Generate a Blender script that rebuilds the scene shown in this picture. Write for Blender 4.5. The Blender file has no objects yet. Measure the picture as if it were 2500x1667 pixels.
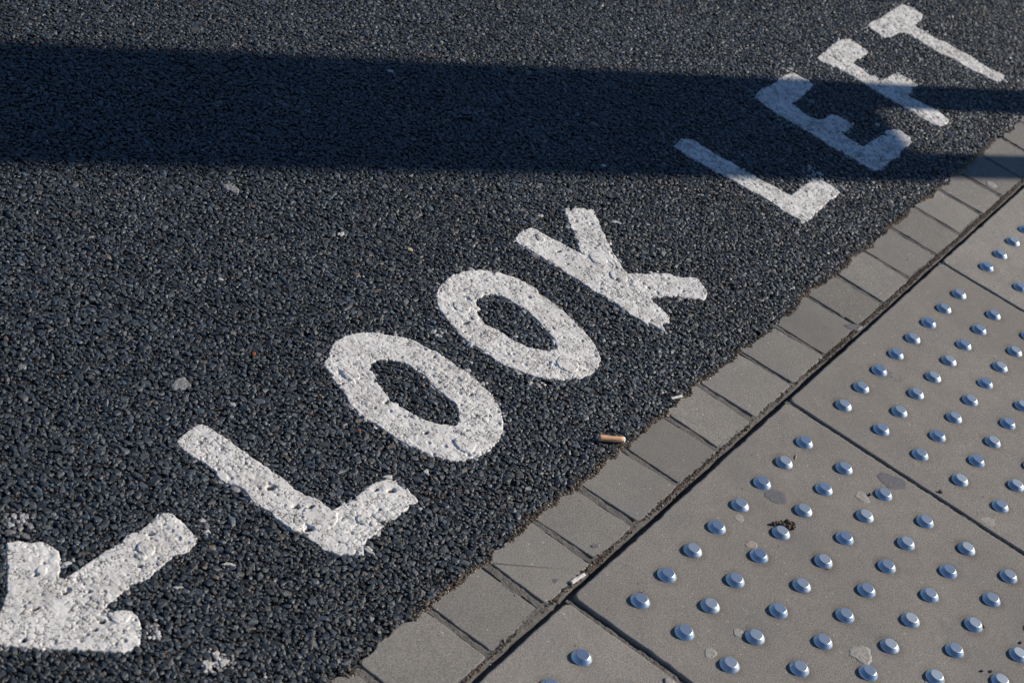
import bpy, bmesh, math, random
import numpy as np
from mathutils import Matrix, Vector, Euler

random.seed(7)
RNG = np.random.default_rng(11)
sc = bpy.context.scene
COL = sc.collection
rad = math.radians

# ---------------------------------------------------------------- camera
cam_d = bpy.data.cameras.new('camera')
cam_d.sensor_width = 36.0
cam_d.lens = 61.243
cam_d.clip_start = 0.05
cam_d.clip_end = 400.0
cam_d.dof.use_dof = True
cam_d.dof.focus_distance = 2.45
cam_d.dof.aperture_fstop = 9.0
cam = bpy.data.objects.new('camera', cam_d)
COL.objects.link(cam)
cam.matrix_world = (Matrix.Translation((-1.55869, -0.400483, 1.463863)) @ Matrix.Rotation(-1.15913592, 4, 'Z')
                    @ Matrix.Rotation(0.941514378, 4, 'X') @ Matrix.Rotation(0.342846161, 4, 'Z'))
sc.camera = cam

# ---------------------------------------------------------------- sky, sun, exposure
SUN_EL = rad(28.0)
SUN_AZ = rad(-32.8)                       # ground direction towards the sun
world = bpy.data.worlds.new('World')
sc.world = world
world.use_nodes = True
wn = world.node_tree
wn.nodes.clear()
sky = wn.nodes.new('ShaderNodeTexSky')
sky.sky_type = 'NISHITA'
sky.sun_disc = False
sky.sun_elevation = SUN_EL
sky.sun_rotation = math.atan2(math.cos(SUN_AZ), math.sin(SUN_AZ))
sky.air_density = 1.0
sky.dust_density = 0.0
sky.ozone_density = 4.0
sky.altitude = 1500.0
bg = wn.nodes.new('ShaderNodeBackground')
bg.inputs['Strength'].default_value = 0.078
wo = wn.nodes.new('ShaderNodeOutputWorld')
wn.links.new(sky.outputs[0], bg.inputs['Color'])
wn.links.new(bg.outputs[0], wo.inputs[0])

sun_d = bpy.data.lights.new('sun', 'SUN')
sun_d.energy = 5.0
sun_d.angle = rad(0.7)
sun_d.color = (1.0, 0.895, 0.755)
sun = bpy.data.objects.new('sun', sun_d)
COL.objects.link(sun)
SUN_DIR = Vector((math.cos(SUN_EL) * math.cos(SUN_AZ), math.cos(SUN_EL) * math.sin(SUN_AZ), math.sin(SUN_EL)))
sun.rotation_euler = SUN_DIR.to_track_quat('Z', 'Y').to_euler()
sun.location = SUN_DIR * 20

sc.view_settings.view_transform = 'Standard'
sc.view_settings.look = 'None'
sc.view_settings.exposure = 0.0
sc.view_settings.gamma = 1.0
sc.view_settings.use_curve_mapping = False
sc.render.film_transparent = False

# ================================================================ helpers
def link(o, parent=None):
    COL.objects.link(o)
    if parent is not None:
        o.parent = parent
    return o

def tag(o, label=None, cat=None, group=None, kind=None):
    if label: o['label'] = label
    if cat: o['category'] = cat
    if group: o['group'] = group
    if kind: o['kind'] = kind
    return o

def empty(name, loc=(0, 0, 0), rz=0.0):
    o = bpy.data.objects.new(name, None)
    o.empty_display_size = 0.05
    COL.objects.link(o)
    o.location = loc
    o.rotation_euler = (0, 0, rz)
    return o

def np_mesh(name, verts, faces, mat=None, smooth=False):
    """faces: (n,k) int array of triangles or quads"""
    me = bpy.data.meshes.new(name)
    verts = np.asarray(verts, np.float32); faces = np.asarray(faces, np.int32)
    n, k = faces.shape
    me.vertices.add(len(verts)); me.vertices.foreach_set('co', verts.ravel())
    me.loops.add(n * k); me.loops.foreach_set('vertex_index', faces.ravel())
    me.polygons.add(n)
    me.polygons.foreach_set('loop_start', np.arange(0, n * k, k, dtype=np.int32))
    me.polygons.foreach_set('loop_total', np.full(n, k, np.int32))
    me.polygons.foreach_set('use_smooth', np.full(n, smooth, bool))
    me.update(calc_edges=True)
    if mat: me.materials.append(mat)
    return me

def bm_mesh(name, bm, mat=None, smooth=False):
    me = bpy.data.meshes.new(name)
    bmesh.ops.recalc_face_normals(bm, faces=bm.faces)
    if smooth:
        for f in bm.faces: f.smooth = True
    bm.to_mesh(me); bm.free()
    if mat: me.materials.append(mat)
    return me

# ---- numpy noise
def _h(ix, iy, s):
    n = (ix.astype(np.int64) * 374761393 + iy.astype(np.int64) * 668265263 + s * 974634777) & 0x7fffffff
    n = ((n ^ (n >> 13)) * 1274126177) & 0x7fffffff
    n = ((n ^ (n >> 16)) * 951274213) & 0x7fffffff
    return (n & 0xffffff) / float(0xffffff)

def vnoise(x, y, cell, s=0):
    x = np.asarray(x, float) / cell; y = np.asarray(y, float) / cell
    ix = np.floor(x); iy = np.floor(y)
    fx = x - ix; fy = y - iy
    fx = fx * fx * (3 - 2 * fx); fy = fy * fy * (3 - 2 * fy)
    a = _h(ix, iy, s); b = _h(ix + 1, iy, s); c = _h(ix, iy + 1, s); d = _h(ix + 1, iy + 1, s)
    return ((a + (b - a) * fx) * (1 - fy) + (c + (d - c) * fx) * fy) * 2 - 1

def worley(x, y, cell, s=0):
    x = np.asarray(x, float) / cell; y = np.asarray(y, float) / cell
    ix = np.floor(x); iy = np.floor(y)
    best = np.full(x.shape, 9.0); sec = np.full(x.shape, 9.0); idv = np.zeros(x.shape)
    for dx in (-1, 0, 1):
        for dy in (-1, 0, 1):
            cx = ix + dx; cy = iy + dy
            px = cx + 0.1 + 0.8 * _h(cx, cy, s + 1); py = cy + 0.1 + 0.8 * _h(cx, cy, s + 2)
            d = np.hypot(px - x, py - y)
            m = d < best
            sec = np.where(m, best, np.minimum(sec, d))
            idv = np.where(m, _h(cx, cy, s + 3), idv)
            best = np.where(m, d, best)
    return best * cell, sec * cell, idv

# ---- material helper
class NT:
    def __init__(self, name):
        self.m = bpy.data.materials.new(name)
        self.m.use_nodes = True
        self.t = self.m.node_tree
        self.b = self.t.nodes['Principled BSDF']
    def n(self, ty, **kw):
        nd = self.t.nodes.new(ty)
        for k, v in kw.items(): setattr(nd, k, v)
        return nd
    def l(self, a, b): self.t.links.new(a, b)
    def val(self, sock, v):
        if hasattr(v, 'bl_idname') or hasattr(v, 'is_output'): self.l(v, sock)
        else: sock.default_value = v
    def math(self, op, a, b=0.0, c=None, clamp=False):
        nd = self.n('ShaderNodeMath', operation=op, use_clamp=clamp)
        self.val(nd.inputs[0], a); self.val(nd.inputs[1], b)
        if c is not None: self.val(nd.inputs[2], c)
        return nd.outputs[0]
    def mix(self, f, a, b, mode='MIX'):
        nd = self.n('ShaderNodeMix', data_type='RGBA', blend_type=mode)
        self.val(nd.inputs[0], f)
        self.val(nd.inputs[6], a if hasattr(a, 'is_output') else (*a, 1.0))
        self.val(nd.inputs[7], b if hasattr(b, 'is_output') else (*b, 1.0))
        return nd.outputs[2]
    def coords(self, which='Object', offset=True):
        tc = self.n('ShaderNodeTexCoord')
        if not offset: return tc.outputs[which]
        oi = self.n('ShaderNodeObjectInfo')
        v = self.n('ShaderNodeVectorMath', operation='MULTIPLY_ADD')
        c = self.n('ShaderNodeCombineXYZ')
        for i in range(3): self.l(oi.outputs['Random'], c.inputs[i])
        self.l(c.outputs[0], v.inputs[0]); v.inputs[1].default_value = (7.3, 11.1, 3.7)
        self.l(tc.outputs[which], v.inputs[2])
        return v.outputs[0]
    def noise(self, vec, scale, detail=3, rough=0.55):
        nd = self.n('ShaderNodeTexNoise')
        self.l(vec, nd.inputs['Vector'])
        nd.inputs['Scale'].default_value = scale
        nd.inputs['Detail'].default_value = detail
        nd.inputs['Roughness'].default_value = rough
        return nd.outputs['Fac']
    def ramp(self, f, lo, hi):
        nd = self.n('ShaderNodeMapRange'); nd.interpolation_type = 'SMOOTHSTEP'
        self.l(f, nd.inputs[0]); nd.inputs[1].default_value = lo; nd.inputs[2].default_value = hi
        return nd.outputs[0]
    def bump(self, h, strength, dist, normal=None):
        nd = self.n('ShaderNodeBump')
        self.val(nd.inputs['Height'], h)
        nd.inputs['Strength'].default_value = strength
        nd.inputs['Distance'].default_value = dist
        if normal: self.l(normal, nd.inputs['Normal'])
        return nd.outputs[0]
    def out(self, color, rough, normal=None, spec=None, metal=None):
        self.val(self.b.inputs['Base Color'], color if hasattr(color, 'is_output') else (*color, 1.0))
        self.val(self.b.inputs['Roughness'], rough)
        if normal is not None: self.l(normal, self.b.inputs['Normal'])
        if spec is not None: self.val(self.b.inputs['Specular IOR Level'], spec)
        if metal is not None: self.val(self.b.inputs['Metallic'], metal)
        return self.m

# ================================================================ materials
def mat_stone(name, rough=0.5, bump=0.5, spec=0.5):
    k = NT(name)
    a = k.n('ShaderNodeAttribute', attribute_type='INSTANCER', attribute_name='tint')
    r = k.n('ShaderNodeAttribute', attribute_type='INSTANCER', attribute_name='gloss')
    geo = k.n('ShaderNodeNewGeometry')
    nz = k.noise(geo.outputs['Position'], 900, 3, 0.6)
    fine = k.noise(geo.outputs['Position'], 2600, 2, 0.6)
    c = k.mix(k.ramp(nz, 0.25, 0.8), (0.72, 0.72, 0.72), (1.3, 1.3, 1.3))
    col = k.mix(1.0, a.outputs['Color'], c, 'MULTIPLY')
    h = k.math('ADD', k.math('MULTIPLY', nz, 1.0), k.math('MULTIPLY', fine, 0.4))
    ro = k.math('MULTIPLY_ADD', nz, 0.25, r.outputs['Fac'])
    return k.out(col, ro, k.bump(h, bump, 0.0007), spec)

M_STONE = mat_stone('bitumen_coated_stone', bump=0.7, spec=0.75)
M_GRIT = mat_stone('loose_grit', spec=0.3)

def mat_matrix():
    k = NT('asphalt_matrix')
    v = k.coords('Object', False)
    n1 = k.noise(v, 420, 4, 0.7); n2 = k.noise(v, 9, 3)
    vo = k.n('ShaderNodeTexVoronoi'); k.l(v, vo.inputs['Vector']); vo.inputs['Scale'].default_value = 150
    col = k.mix(k.ramp(n1, 0.35, 0.75), (0.022, 0.021, 0.021), (0.075, 0.062, 0.05))
    col = k.mix(k.ramp(n2, 0.35, 0.7), col, (0.04, 0.038, 0.036))
    h = k.math('SUBTRACT', k.math('MULTIPLY', n1, 0.6), vo.outputs['Distance'])
    return k.out(col, 0.8, k.bump(h, 0.9, 0.004), 0.3)
M_MATRIX = mat_matrix()

def mat_paint():
    k = NT('thermoplastic_white')
    v = k.coords('Object', False)
    at = k.n('ShaderNodeAttribute', attribute_name='worn')
    big = k.noise(v, 16, 5, 0.65)
    mid = k.noise(v, 95, 4, 0.65)
    mp = k.n('ShaderNodeMapping'); k.l(v, mp.inputs[0]); mp.inputs['Rotation'].default_value = (0, 0, 0.5)
    mp.inputs['Scale'].default_value = (1.0, 1.7, 1.0)
    sp = k.noise(mp.outputs[0], 270, 3, 0.65)
    sp2 = k.noise(v, 1100, 2, 0.6)
    base = k.mix(k.ramp(big, 0.4, 0.65), (0.84, 0.84, 0.825), (0.70, 0.69, 0.67))
    base = k.mix(k.math('MULTIPLY', k.ramp(mid, 0.5, 0.68), 0.5), base, (0.42, 0.41, 0.40))
    gate = k.math('MULTIPLY', k.ramp(sp, 0.54, 0.60), k.ramp(mid, 0.44, 0.56))
    base = k.mix(gate, base, (0.13, 0.125, 0.12))
    base = k.mix(k.math('MULTIPLY', k.ramp(sp2, 0.60, 0.66), 0.6), base, (0.12, 0.12, 0.12))
    base = k.mix(at.outputs['Fac'], base, (0.035, 0.034, 0.034))
    h = k.math('ADD', mid, k.math('MULTIPLY', sp, 0.5))
    return k.out(base, 0.62, k.bump(h, 0.35, 0.0011), 0.35)
M_PAINT = mat_paint()

def mat_slab(name, base, dark, studs):
    k = NT(name)
    v = k.coords('Object', True)
    big = k.noise(v, 5.5, 4, 0.55)
    mid = k.noise(v, 38, 4, 0.6)
    sand = k.noise(v, 520, 3, 0.75)
    fine = k.noise(v, 1400, 2, 0.7)
    oi = k.n('ShaderNodeObjectInfo')
    col = k.mix(k.ramp(big, 0.3, 0.72), base, dark)
    col = k.mix(k.math('MULTIPLY', k.ramp(mid, 0.42, 0.75), 0.35), col, tuple(c * 0.72 for c in base))
    # bluish worn patches
    bl = k.noise(v, 13, 2, 0.5)
    col = k.mix(k.math('MULTIPLY', k.ramp(bl, 0.52, 0.72), 0.35), col, (0.225, 0.228, 0.242))
    s = k.mix(k.ramp(sand, 0.28, 0.74), (0.62, 0.62, 0.62), (1.36, 1.35, 1.33))
    col = k.mix(1.0, col, s, 'MULTIPLY')
    f2 = k.mix(k.ramp(fine, 0.3, 0.72), (0.78, 0.78, 0.78), (1.2, 1.2, 1.2))
    col = k.mix(1.0, col, f2, 'MULTIPLY')
    st = k.noise(v, 2.6, 5, 0.7); st2 = k.noise(v, 24, 5, 0.75)
    col = k.mix(k.math('MULTIPLY', k.ramp(st, 0.5, 0.62), 0.5), col, tuple(c * 0.74 for c in base))
    col = k.mix(k.math('MULTIPLY', k.ramp(st2, 0.58, 0.68), 0.4), col, tuple(c * 1.18 for c in base))
    # sparse pale and dark grains
    vo = k.n('ShaderNodeTexVoronoi'); k.l(v, vo.inputs['Vector']); vo.inputs['Scale'].default_value = 85
    spk = k.math('MULTIPLY', k.math('LESS_THAN', vo.outputs['Distance'], 0.10), k.math('GREATER_THAN', vo.outputs['Color'], 0.62))
    col = k.mix(k.math('MULTIPLY', spk, 0.75), col, (0.6, 0.58, 0.55))
    vo2 = k.n('ShaderNodeTexVoronoi'); k.l(v, vo2.inputs['Vector']); vo2.inputs['Scale'].default_value = 43
    spk2 = k.math('MULTIPLY', k.math('LESS_THAN', vo2.outputs['Distance'], 0.06), k.math('GREATER_THAN', vo2.outputs['Color'], 0.6))
    col = k.mix(k.math('MULTIPLY', spk2, 0.8), col, (0.03, 0.03, 0.03))
    if studs:
        tc = k.n('ShaderNodeTexCoord'); sx = k.n('ShaderNodeSeparateXYZ'); k.l(tc.outputs['Object'], sx.inputs[0])
        p = 1 / 15
        fx = k.math('SUBTRACT', k.math('FRACT', k.math('DIVIDE', sx.outputs[0], p)), 0.5)
        fy = k.math('SUBTRACT', k.math('FRACT', k.math('DIVIDE', sx.outputs[1], p)), 0.5)
        d = k.math('POWER', k.math('ADD', k.math('MULTIPLY', fx, fx), k.math('MULTIPLY', fy, fy)), 0.5)
        inside = k.math('MULTIPLY', k.math('LESS_THAN', k.math('ABSOLUTE', sx.outputs[0]), 4 * p),
                        k.math('LESS_THAN', k.math('ABSOLUTE', sx.outputs[1]), 4 * p))
        wob = k.math('MULTIPLY_ADD', mid, 0.24, -0.12)
        ring = k.math('SUBTRACT', 1.0, k.ramp(k.math('ADD', d, wob), 0.17, 0.36))
        ring = k.math('MULTIPLY', k.math('MULTIPLY', ring, inside), k.math('MULTIPLY_ADD', big, 1.1, -0.12), clamp=True)
        col = k.mix(k.math('MULTIPLY', ring, 1.0, clamp=True), col, (0.125, 0.10, 0.082))
    # per-slab shade
    sh = k.math('MULTIPLY_ADD', oi.outputs['Random'], 0.26, 0.87)
    hsv = k.n('ShaderNodeHueSaturation'); k.l(col, hsv.inputs['Color']); k.l(sh, hsv.inputs['Value'])
    h = k.math('ADD', k.math('ADD', sand, k.math('MULTIPLY', fine, 0.35)), k.math('MULTIPLY', mid, 0.8))
    return k.out(hsv.outputs[0], 0.78, k.bump(h, 0.6, 0.0013), 0.3)
M_SLAB = mat_slab('buff_grey_concrete', (0.33, 0.312, 0.286), (0.284, 0.273, 0.258), True)
M_SLAB_PLAIN = mat_slab('buff_grey_concrete_plain', (0.33, 0.312, 0.286), (0.284, 0.273, 0.258), False)
M_SETT = mat_slab('sett_concrete', (0.272, 0.261, 0.241), (0.228, 0.221, 0.211), False)

def mat_mortar():
    k = NT('weathered_mortar')
    v = k.coords('Object', False)
    n1 = k.noise(v, 620, 4, 0.75); n2 = k.noise(v, 60, 3)
    col = k.mix(k.ramp(n1, 0.3, 0.75), (0.10, 0.098, 0.094), (0.30, 0.29, 0.27))
    col = k.mix(k.math('MULTIPLY', k.ramp(n2, 0.4, 0.7), 0.5), col, (0.11, 0.105, 0.1))
    return k.out(col, 0.9, k.bump(n1, 0.9, 0.0022), 0.2)
M_MORTAR = mat_mortar()

def mat_metal():
    k = NT('brushed_steel_sky_tinted')
    v = k.coords('Object', True)
    sx = k.n('ShaderNodeSeparateXYZ'); k.l(v, sx.inputs[0])
    n1 = k.noise(v, 160, 4, 0.6); n2 = k.noise(v, 700, 3, 0.7)
    mp = k.n('ShaderNodeMapping'); k.l(v, mp.inputs[0]); mp.inputs['Scale'].default_value = (25, 900, 1); mp.inputs['Rotation'].default_value = (0, 0, 0.7)
    scr = k.noise(mp.outputs[0], 1.0, 2, 0.5)
    col = k.mix(k.ramp(n1, 0.3, 0.75), (0.64, 0.74, 0.84), (0.48, 0.555, 0.63))  # steel tinted blue: part of the sky's reflection is painted into the base colour
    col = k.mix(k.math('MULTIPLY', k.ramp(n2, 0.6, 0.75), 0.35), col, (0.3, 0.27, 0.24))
    ro = k.math('MULTIPLY_ADD', n1, 0.2, 0.26)
    h = k.math('ADD', k.math('MULTIPLY', n2, 0.5), k.math('MULTIPLY', k.ramp(scr, 0.6, 0.8), 0.5))
    oi = k.n('ShaderNodeObjectInfo')
    ro = k.math('ADD', ro, k.math('MULTIPLY_ADD', oi.outputs['Random'], 0.16, -0.05))
    tone = k.n('ShaderNodeHueSaturation'); k.l(col, tone.inputs['Color'])
    k.l(k.math('MULTIPLY_ADD', oi.outputs['Random'], -0.22, 1.08), tone.inputs['Value'])
    return k.out(tone.outputs[0], ro, k.bump(h, 0.2, 0.0007), 0.5, 1.0)
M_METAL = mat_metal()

def mat_simple(name, c1, c2, scale, rough, bump=0.4, dist=0.001, spec=0.3):
    k = NT(name)
    v = k.coords('Object', True)
    n1 = k.noise(v, scale, 4, 0.65)
    return k.out(k.mix(k.ramp(n1, 0.3, 0.72), c1, c2), rough, k.bump(n1, bump, dist), spec)
M_GUM_DARK = mat_simple('old_dark_gum', (0.13, 0.132, 0.145), (0.18, 0.182, 0.195), 260, 0.55)
M_GUM_GREY = mat_simple('grey_gum', (0.27, 0.265, 0.25), (0.42, 0.41, 0.385), 300, 0.6)
M_GUM_TAN = mat_simple('pinkish_gum', (0.42, 0.36, 0.31), (0.32, 0.27, 0.23), 300, 0.6)
M_GUM_ROAD = mat_simple('pale_road_gum', (0.36, 0.37, 0.375), (0.12, 0.125, 0.13), 330, 0.6, 0.9, 0.002)
M_FILTER = mat_simple('cork_tipping_paper', (0.80, 0.46, 0.27), (0.70, 0.38, 0.2), 500, 0.7)
M_WHITEPAPER = mat_simple('white_cigarette_paper', (0.78, 0.77, 0.75), (0.62, 0.60, 0.57), 350, 0.75)
M_FIBRE = mat_simple('filter_fibre', (0.66, 0.60, 0.52), (0.45, 0.36, 0.27), 900, 0.9)
M_FLECK = mat_simple('paint_chip', (0.70, 0.69, 0.66), (0.42, 0.41, 0.39), 420, 0.65)
M_ORANGE = mat_simple('orange_brick_chip', (0.50, 0.17, 0.06), (0.38, 0.13, 0.05), 500, 0.8)
M_SOIL = mat_simple('crumbly_soil', (0.19, 0.145, 0.115), (0.08, 0.058, 0.046), 500, 0.95, 0.9, 0.002)
M_PEBBLE = mat_simple('dark_pebble', (0.03, 0.03, 0.032), (0.06, 0.06, 0.06), 600, 0.7)
M_STRAW = mat_simple('dry_straw', (0.60, 0.50, 0.36), (0.42, 0.33, 0.22), 600, 0.8)
M_LEAF = mat_simple('dry_leaf_scrap', (0.20, 0.13, 0.09), (0.1, 0.07, 0.05), 500, 0.8)
M_BOARD = mat_simple('grey_powder_coat', (0.06, 0.065, 0.07), (0.05, 0.055, 0.06), 20, 0.45, 0.1, 0.001)
M_POST = mat_simple('galvanised_post', (0.32, 0.33, 0.34), (0.24, 0.25, 0.26), 60, 0.45, 0.1, 0.001, 0.5)
M_FACE = mat_simple('pale_board_face', (0.55, 0.56, 0.57), (0.48, 0.49, 0.5), 12, 0.5, 0.1, 0.001)
M_FARPAVE = mat_simple('concrete_paving', (0.24, 0.225, 0.21), (0.19, 0.18, 0.17), 300, 0.85)

# ================================================================ the letters' outlines (world millimetres)
OUTLINE = {
    'arrow': [[(-353,479),(-342,473),(-339,462),(-339,448),(-342,435),(-347,421),(-355,417),(-370,411),(-381,416),(-397,418),(-408,416),(-419,416),(-428,413),(-445,414),(-452,419),(-465,416),(-480,414),(-495,414),(-503,413),(-500,403),(-490,399),(-483,392),(-483,384),(-486,376),(-488,371),(-492,366),(-504,356),(-513,349),(-524,350),(-541,363),(-551,375),(-583,404),(-586,410),(-593,410),(-604,423),(-612,434),(-621,445),(-622,455),(-615,467),(-603,476),(-587,483),(-577,490),(-563,500),(-549,517),(-531,536),(-517,552),(-508,547),(-488,529),(-483,518),(-483,505),(-489,495),(-500,485),(-509,476),(-500,473),(-485,472),(-479,472),(-460,474),(-451,473),(-443,474),(-428,474),(-420,471),(-413,475),(-399,477),(-389,473),(-379,474),(-366,475)]],
    'L1': [[(-199,556),(-196,547),(-194,536),(-193,520),(-192,504),(-192,487),(-193,472),(-190,461),(-192,444),(-189,429),(-191,411),(-191,399),(-189,389),(-183,378),(-181,365),(-185,350),(-169,349),(-147,346),(-132,348),(-114,348),(-101,348),(-90,344),(-81,346),(-76,341),(-74,330),(-75,313),(-79,299),(-84,289),(-94,291),(-114,291),(-131,290),(-147,293),(-167,290),(-185,290),(-197,289),(-203,282),(-210,275),(-216,280),(-224,289),(-236,296),(-240,305),(-243,316),(-242,329),(-245,344),(-247,356),(-250,368),(-250,382),(-247,398),(-248,404),(-251,423),(-246,435),(-243,445),(-250,460),(-254,472),(-249,485),(-248,498),(-249,512),(-252,531),(-251,545),(-248,552),(-243,555),(-227,555),(-210,558)]],
    'O1': [[(20,539),(39,546),(52,553),(73,561),(91,560),(109,555),(124,547),(137,538),(145,525),(158,511),(166,501),(169,486),(170,477),(175,463),(176,446),(177,433),(173,422),(177,411),(174,394),(171,376),(168,359),(163,346),(155,332),(146,320),(132,309),(116,299),(102,292),(84,290),(66,288),(47,292),(33,299),(24,301),(11,309),(4,321),(-3,335),(-9,353),(-13,368),(-15,385),(-16,404),(-17,421),(-17,436),(-17,449),(-12,467),(-7,476),(-1,493),(7,509),(15,525)],[(79,498),(91,497),(101,489),(108,483),(114,474),(117,465),(118,450),(118,434),(114,420),(111,406),(108,389),(107,376),(102,367),(93,357),(83,351),(71,349),(61,357),(54,368),(45,380),(44,394),(41,407),(39,419),(39,432),(44,447),(49,459),(55,471),(64,487)]],
    'O2': [[(269,533),(277,540),(294,549),(309,552),(329,557),(343,555),(361,552),(374,546),(388,539),(400,530),(406,521),(414,509),(419,498),(424,488),(425,476),(428,464),(426,452),(421,448),(423,433),(421,419),(419,405),(416,391),(413,380),(408,363),(403,349),(398,335),(389,321),(379,308),(370,300),(355,293),(336,289),(321,291),(309,294),(295,301),(279,310),(265,323),(253,335),(247,347),(243,357),(238,370),(233,383),(232,398),(233,412),(233,424),(231,437),(232,451),(233,465),(239,478),(246,489),(248,502),(256,517),(260,526)],[(315,494),(329,497),(342,495),(357,489),(363,479),(365,467),(367,456),(366,444),(368,435),(365,424),(361,411),(357,398),(354,388),(350,376),(344,365),(337,358),(328,355),(318,361),(309,370),(303,379),(299,385),(298,395),(293,404),(293,414),(293,426),(293,436),(291,444),(287,455),(291,462),(298,474),(301,479),(311,475),(313,481),(312,488)]],
    'K': [[(504,556),(518,559),(534,561),(546,560),(555,557),(559,546),(559,533),(560,520),(564,508),(564,494),(565,482),(568,471),(569,463),(570,468),(576,478),(591,489),(597,500),(608,510),(617,522),(628,534),(637,546),(650,555),(656,554),(658,548),(665,549),(676,541),(686,534),(693,526),(690,519),(680,510),(670,498),(658,484),(648,472),(638,461),(628,450),(618,436),(610,423),(603,413),(596,401),(592,393),(605,385),(618,374),(637,363),(650,353),(660,340),(670,328),(680,321),(685,316),(681,306),(675,296),(666,285),(656,277),(644,276),(635,285),(621,299),(609,310),(596,320),(580,329),(569,336),(565,325),(563,309),(560,297),(552,289),(538,279),(536,286),(529,288),(522,279),(516,274),(513,280),(512,292),(511,301),(504,296),(504,305),(504,319),(503,333),(505,349),(507,364),(505,379),(502,396),(502,412),(503,426),(504,445),(503,459),(505,475),(504,487),(503,500),(501,517),(499,531),(499,548)]],
    'L2': [[(1003,552),(1017,554),(1038,556),(1054,552),(1059,545),(1059,530),(1059,511),(1057,493),(1055,479),(1062,466),(1061,452),(1060,440),(1059,427),(1061,413),(1060,402),(1062,390),(1066,377),(1065,362),(1066,349),(1069,340),(1083,339),(1100,340),(1124,341),(1142,340),(1158,342),(1169,339),(1174,326),(1175,310),(1174,295),(1168,283),(1156,284),(1135,285),(1115,286),(1095,283),(1072,282),(1051,280),(1034,279),(1019,280),(1012,289),(1008,301),(1007,317),(1009,334),(1012,350),(1012,364),(1013,376),(1007,389),(1008,406),(1006,419),(1007,431),(1006,447),(1003,460),(1002,478),(1001,496),(1000,518),(1001,537)]],
    'E': [[(1322,553),(1343,560),(1365,563),(1390,559),(1417,557),(1437,562),(1464,563),(1484,560),(1495,554),(1493,539),(1493,524),(1491,507),(1468,502),(1438,500),(1408,497),(1375,499),(1371,480),(1367,465),(1364,451),(1373,436),(1385,431),(1405,431),(1423,429),(1430,415),(1428,399),(1425,384),(1401,381),(1373,384),(1369,370),(1368,356),(1368,335),(1391,335),(1417,335),(1439,333),(1460,328),(1474,335),(1499,326),(1507,312),(1499,294),(1493,283),(1467,279),(1435,280),(1414,274),(1379,277),(1347,274),(1311,278),(1308,298),(1310,318),(1306,338),(1306,360),(1305,382),(1307,402),(1309,427),(1309,452),(1309,478),(1309,504),(1312,523),(1318,540)]],
    'F': [[(1603,558),(1631,562),(1666,564),(1707,568),(1739,567),(1758,562),(1767,553),(1763,534),(1758,516),(1746,504),(1723,501),(1695,504),(1669,503),(1667,490),(1665,471),(1656,457),(1665,450),(1663,433),(1684,430),(1716,431),(1732,420),(1734,405),(1734,389),(1728,376),(1709,378),(1691,372),(1665,370),(1666,358),(1666,338),(1666,318),(1666,300),(1664,284),(1660,271),(1640,267),(1612,272),(1604,282),(1602,296),(1604,315),(1605,337),(1605,364),(1606,391),(1609,421),(1610,444),(1611,468),(1612,491),(1610,512),(1605,531),(1599,546)]],
    'T': [[(1863,566),(1893,566),(1934,563),(1974,565),(2010,565),(2044,568),(2062,564),(2068,550),(2070,531),(2064,513),(2033,504),(1990,503),(1986,488),(1986,466),(1986,445),(1990,425),(1990,399),(1992,376),(1988,348),(1981,322),(1983,299),(1992,286),(1983,274),(1965,271),(1940,272),(1934,284),(1934,305),(1929,328),(1929,354),(1931,383),(1923,408),(1926,432),(1930,460),(1932,485),(1928,500),(1913,506),(1885,507),(1861,512),(1852,520),(1859,540),(1862,556)]],
}

def seg_dist(x, y, loops):
    """signed distance to closed loops, negative inside; x, y flat arrays in mm"""
    best = np.full(x.shape, 1e9)
    inside = np.zeros(x.shape, bool)
    for lp in loops:
        P = np.array(lp, float); Q = np.roll(P, -1, 0)
        for (x0, y0), (x1, y1) in zip(P, Q):
            dx, dy = x1 - x0, y1 - y0
            L = dx * dx + dy * dy
            if L == 0: continue
            t = np.clip(((x - x0) * dx + (y - y0) * dy) / L, 0, 1)
            np.minimum(best, np.hypot(x - x0 - t * dx, y - y0 - t * dy), out=best)
            if y0 != y1:
                c = ((y0 > y) != (y1 > y)) & (x < (x1 - x0) * (y - y0) / (y1 - y0) + x0)
                inside ^= c
    return np.where(inside, -best, best)

def letter_sdf(k, x, y):
    wx = x + 1.5 * vnoise(x, y, 9, 41) + 0.9 * vnoise(x, y, 3.2, 42)
    wy = y + 1.5 * vnoise(x, y, 9, 43) + 0.9 * vnoise(x, y, 3.2, 44)
    return seg_dist(wx, wy, OUTLINE[k])

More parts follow.
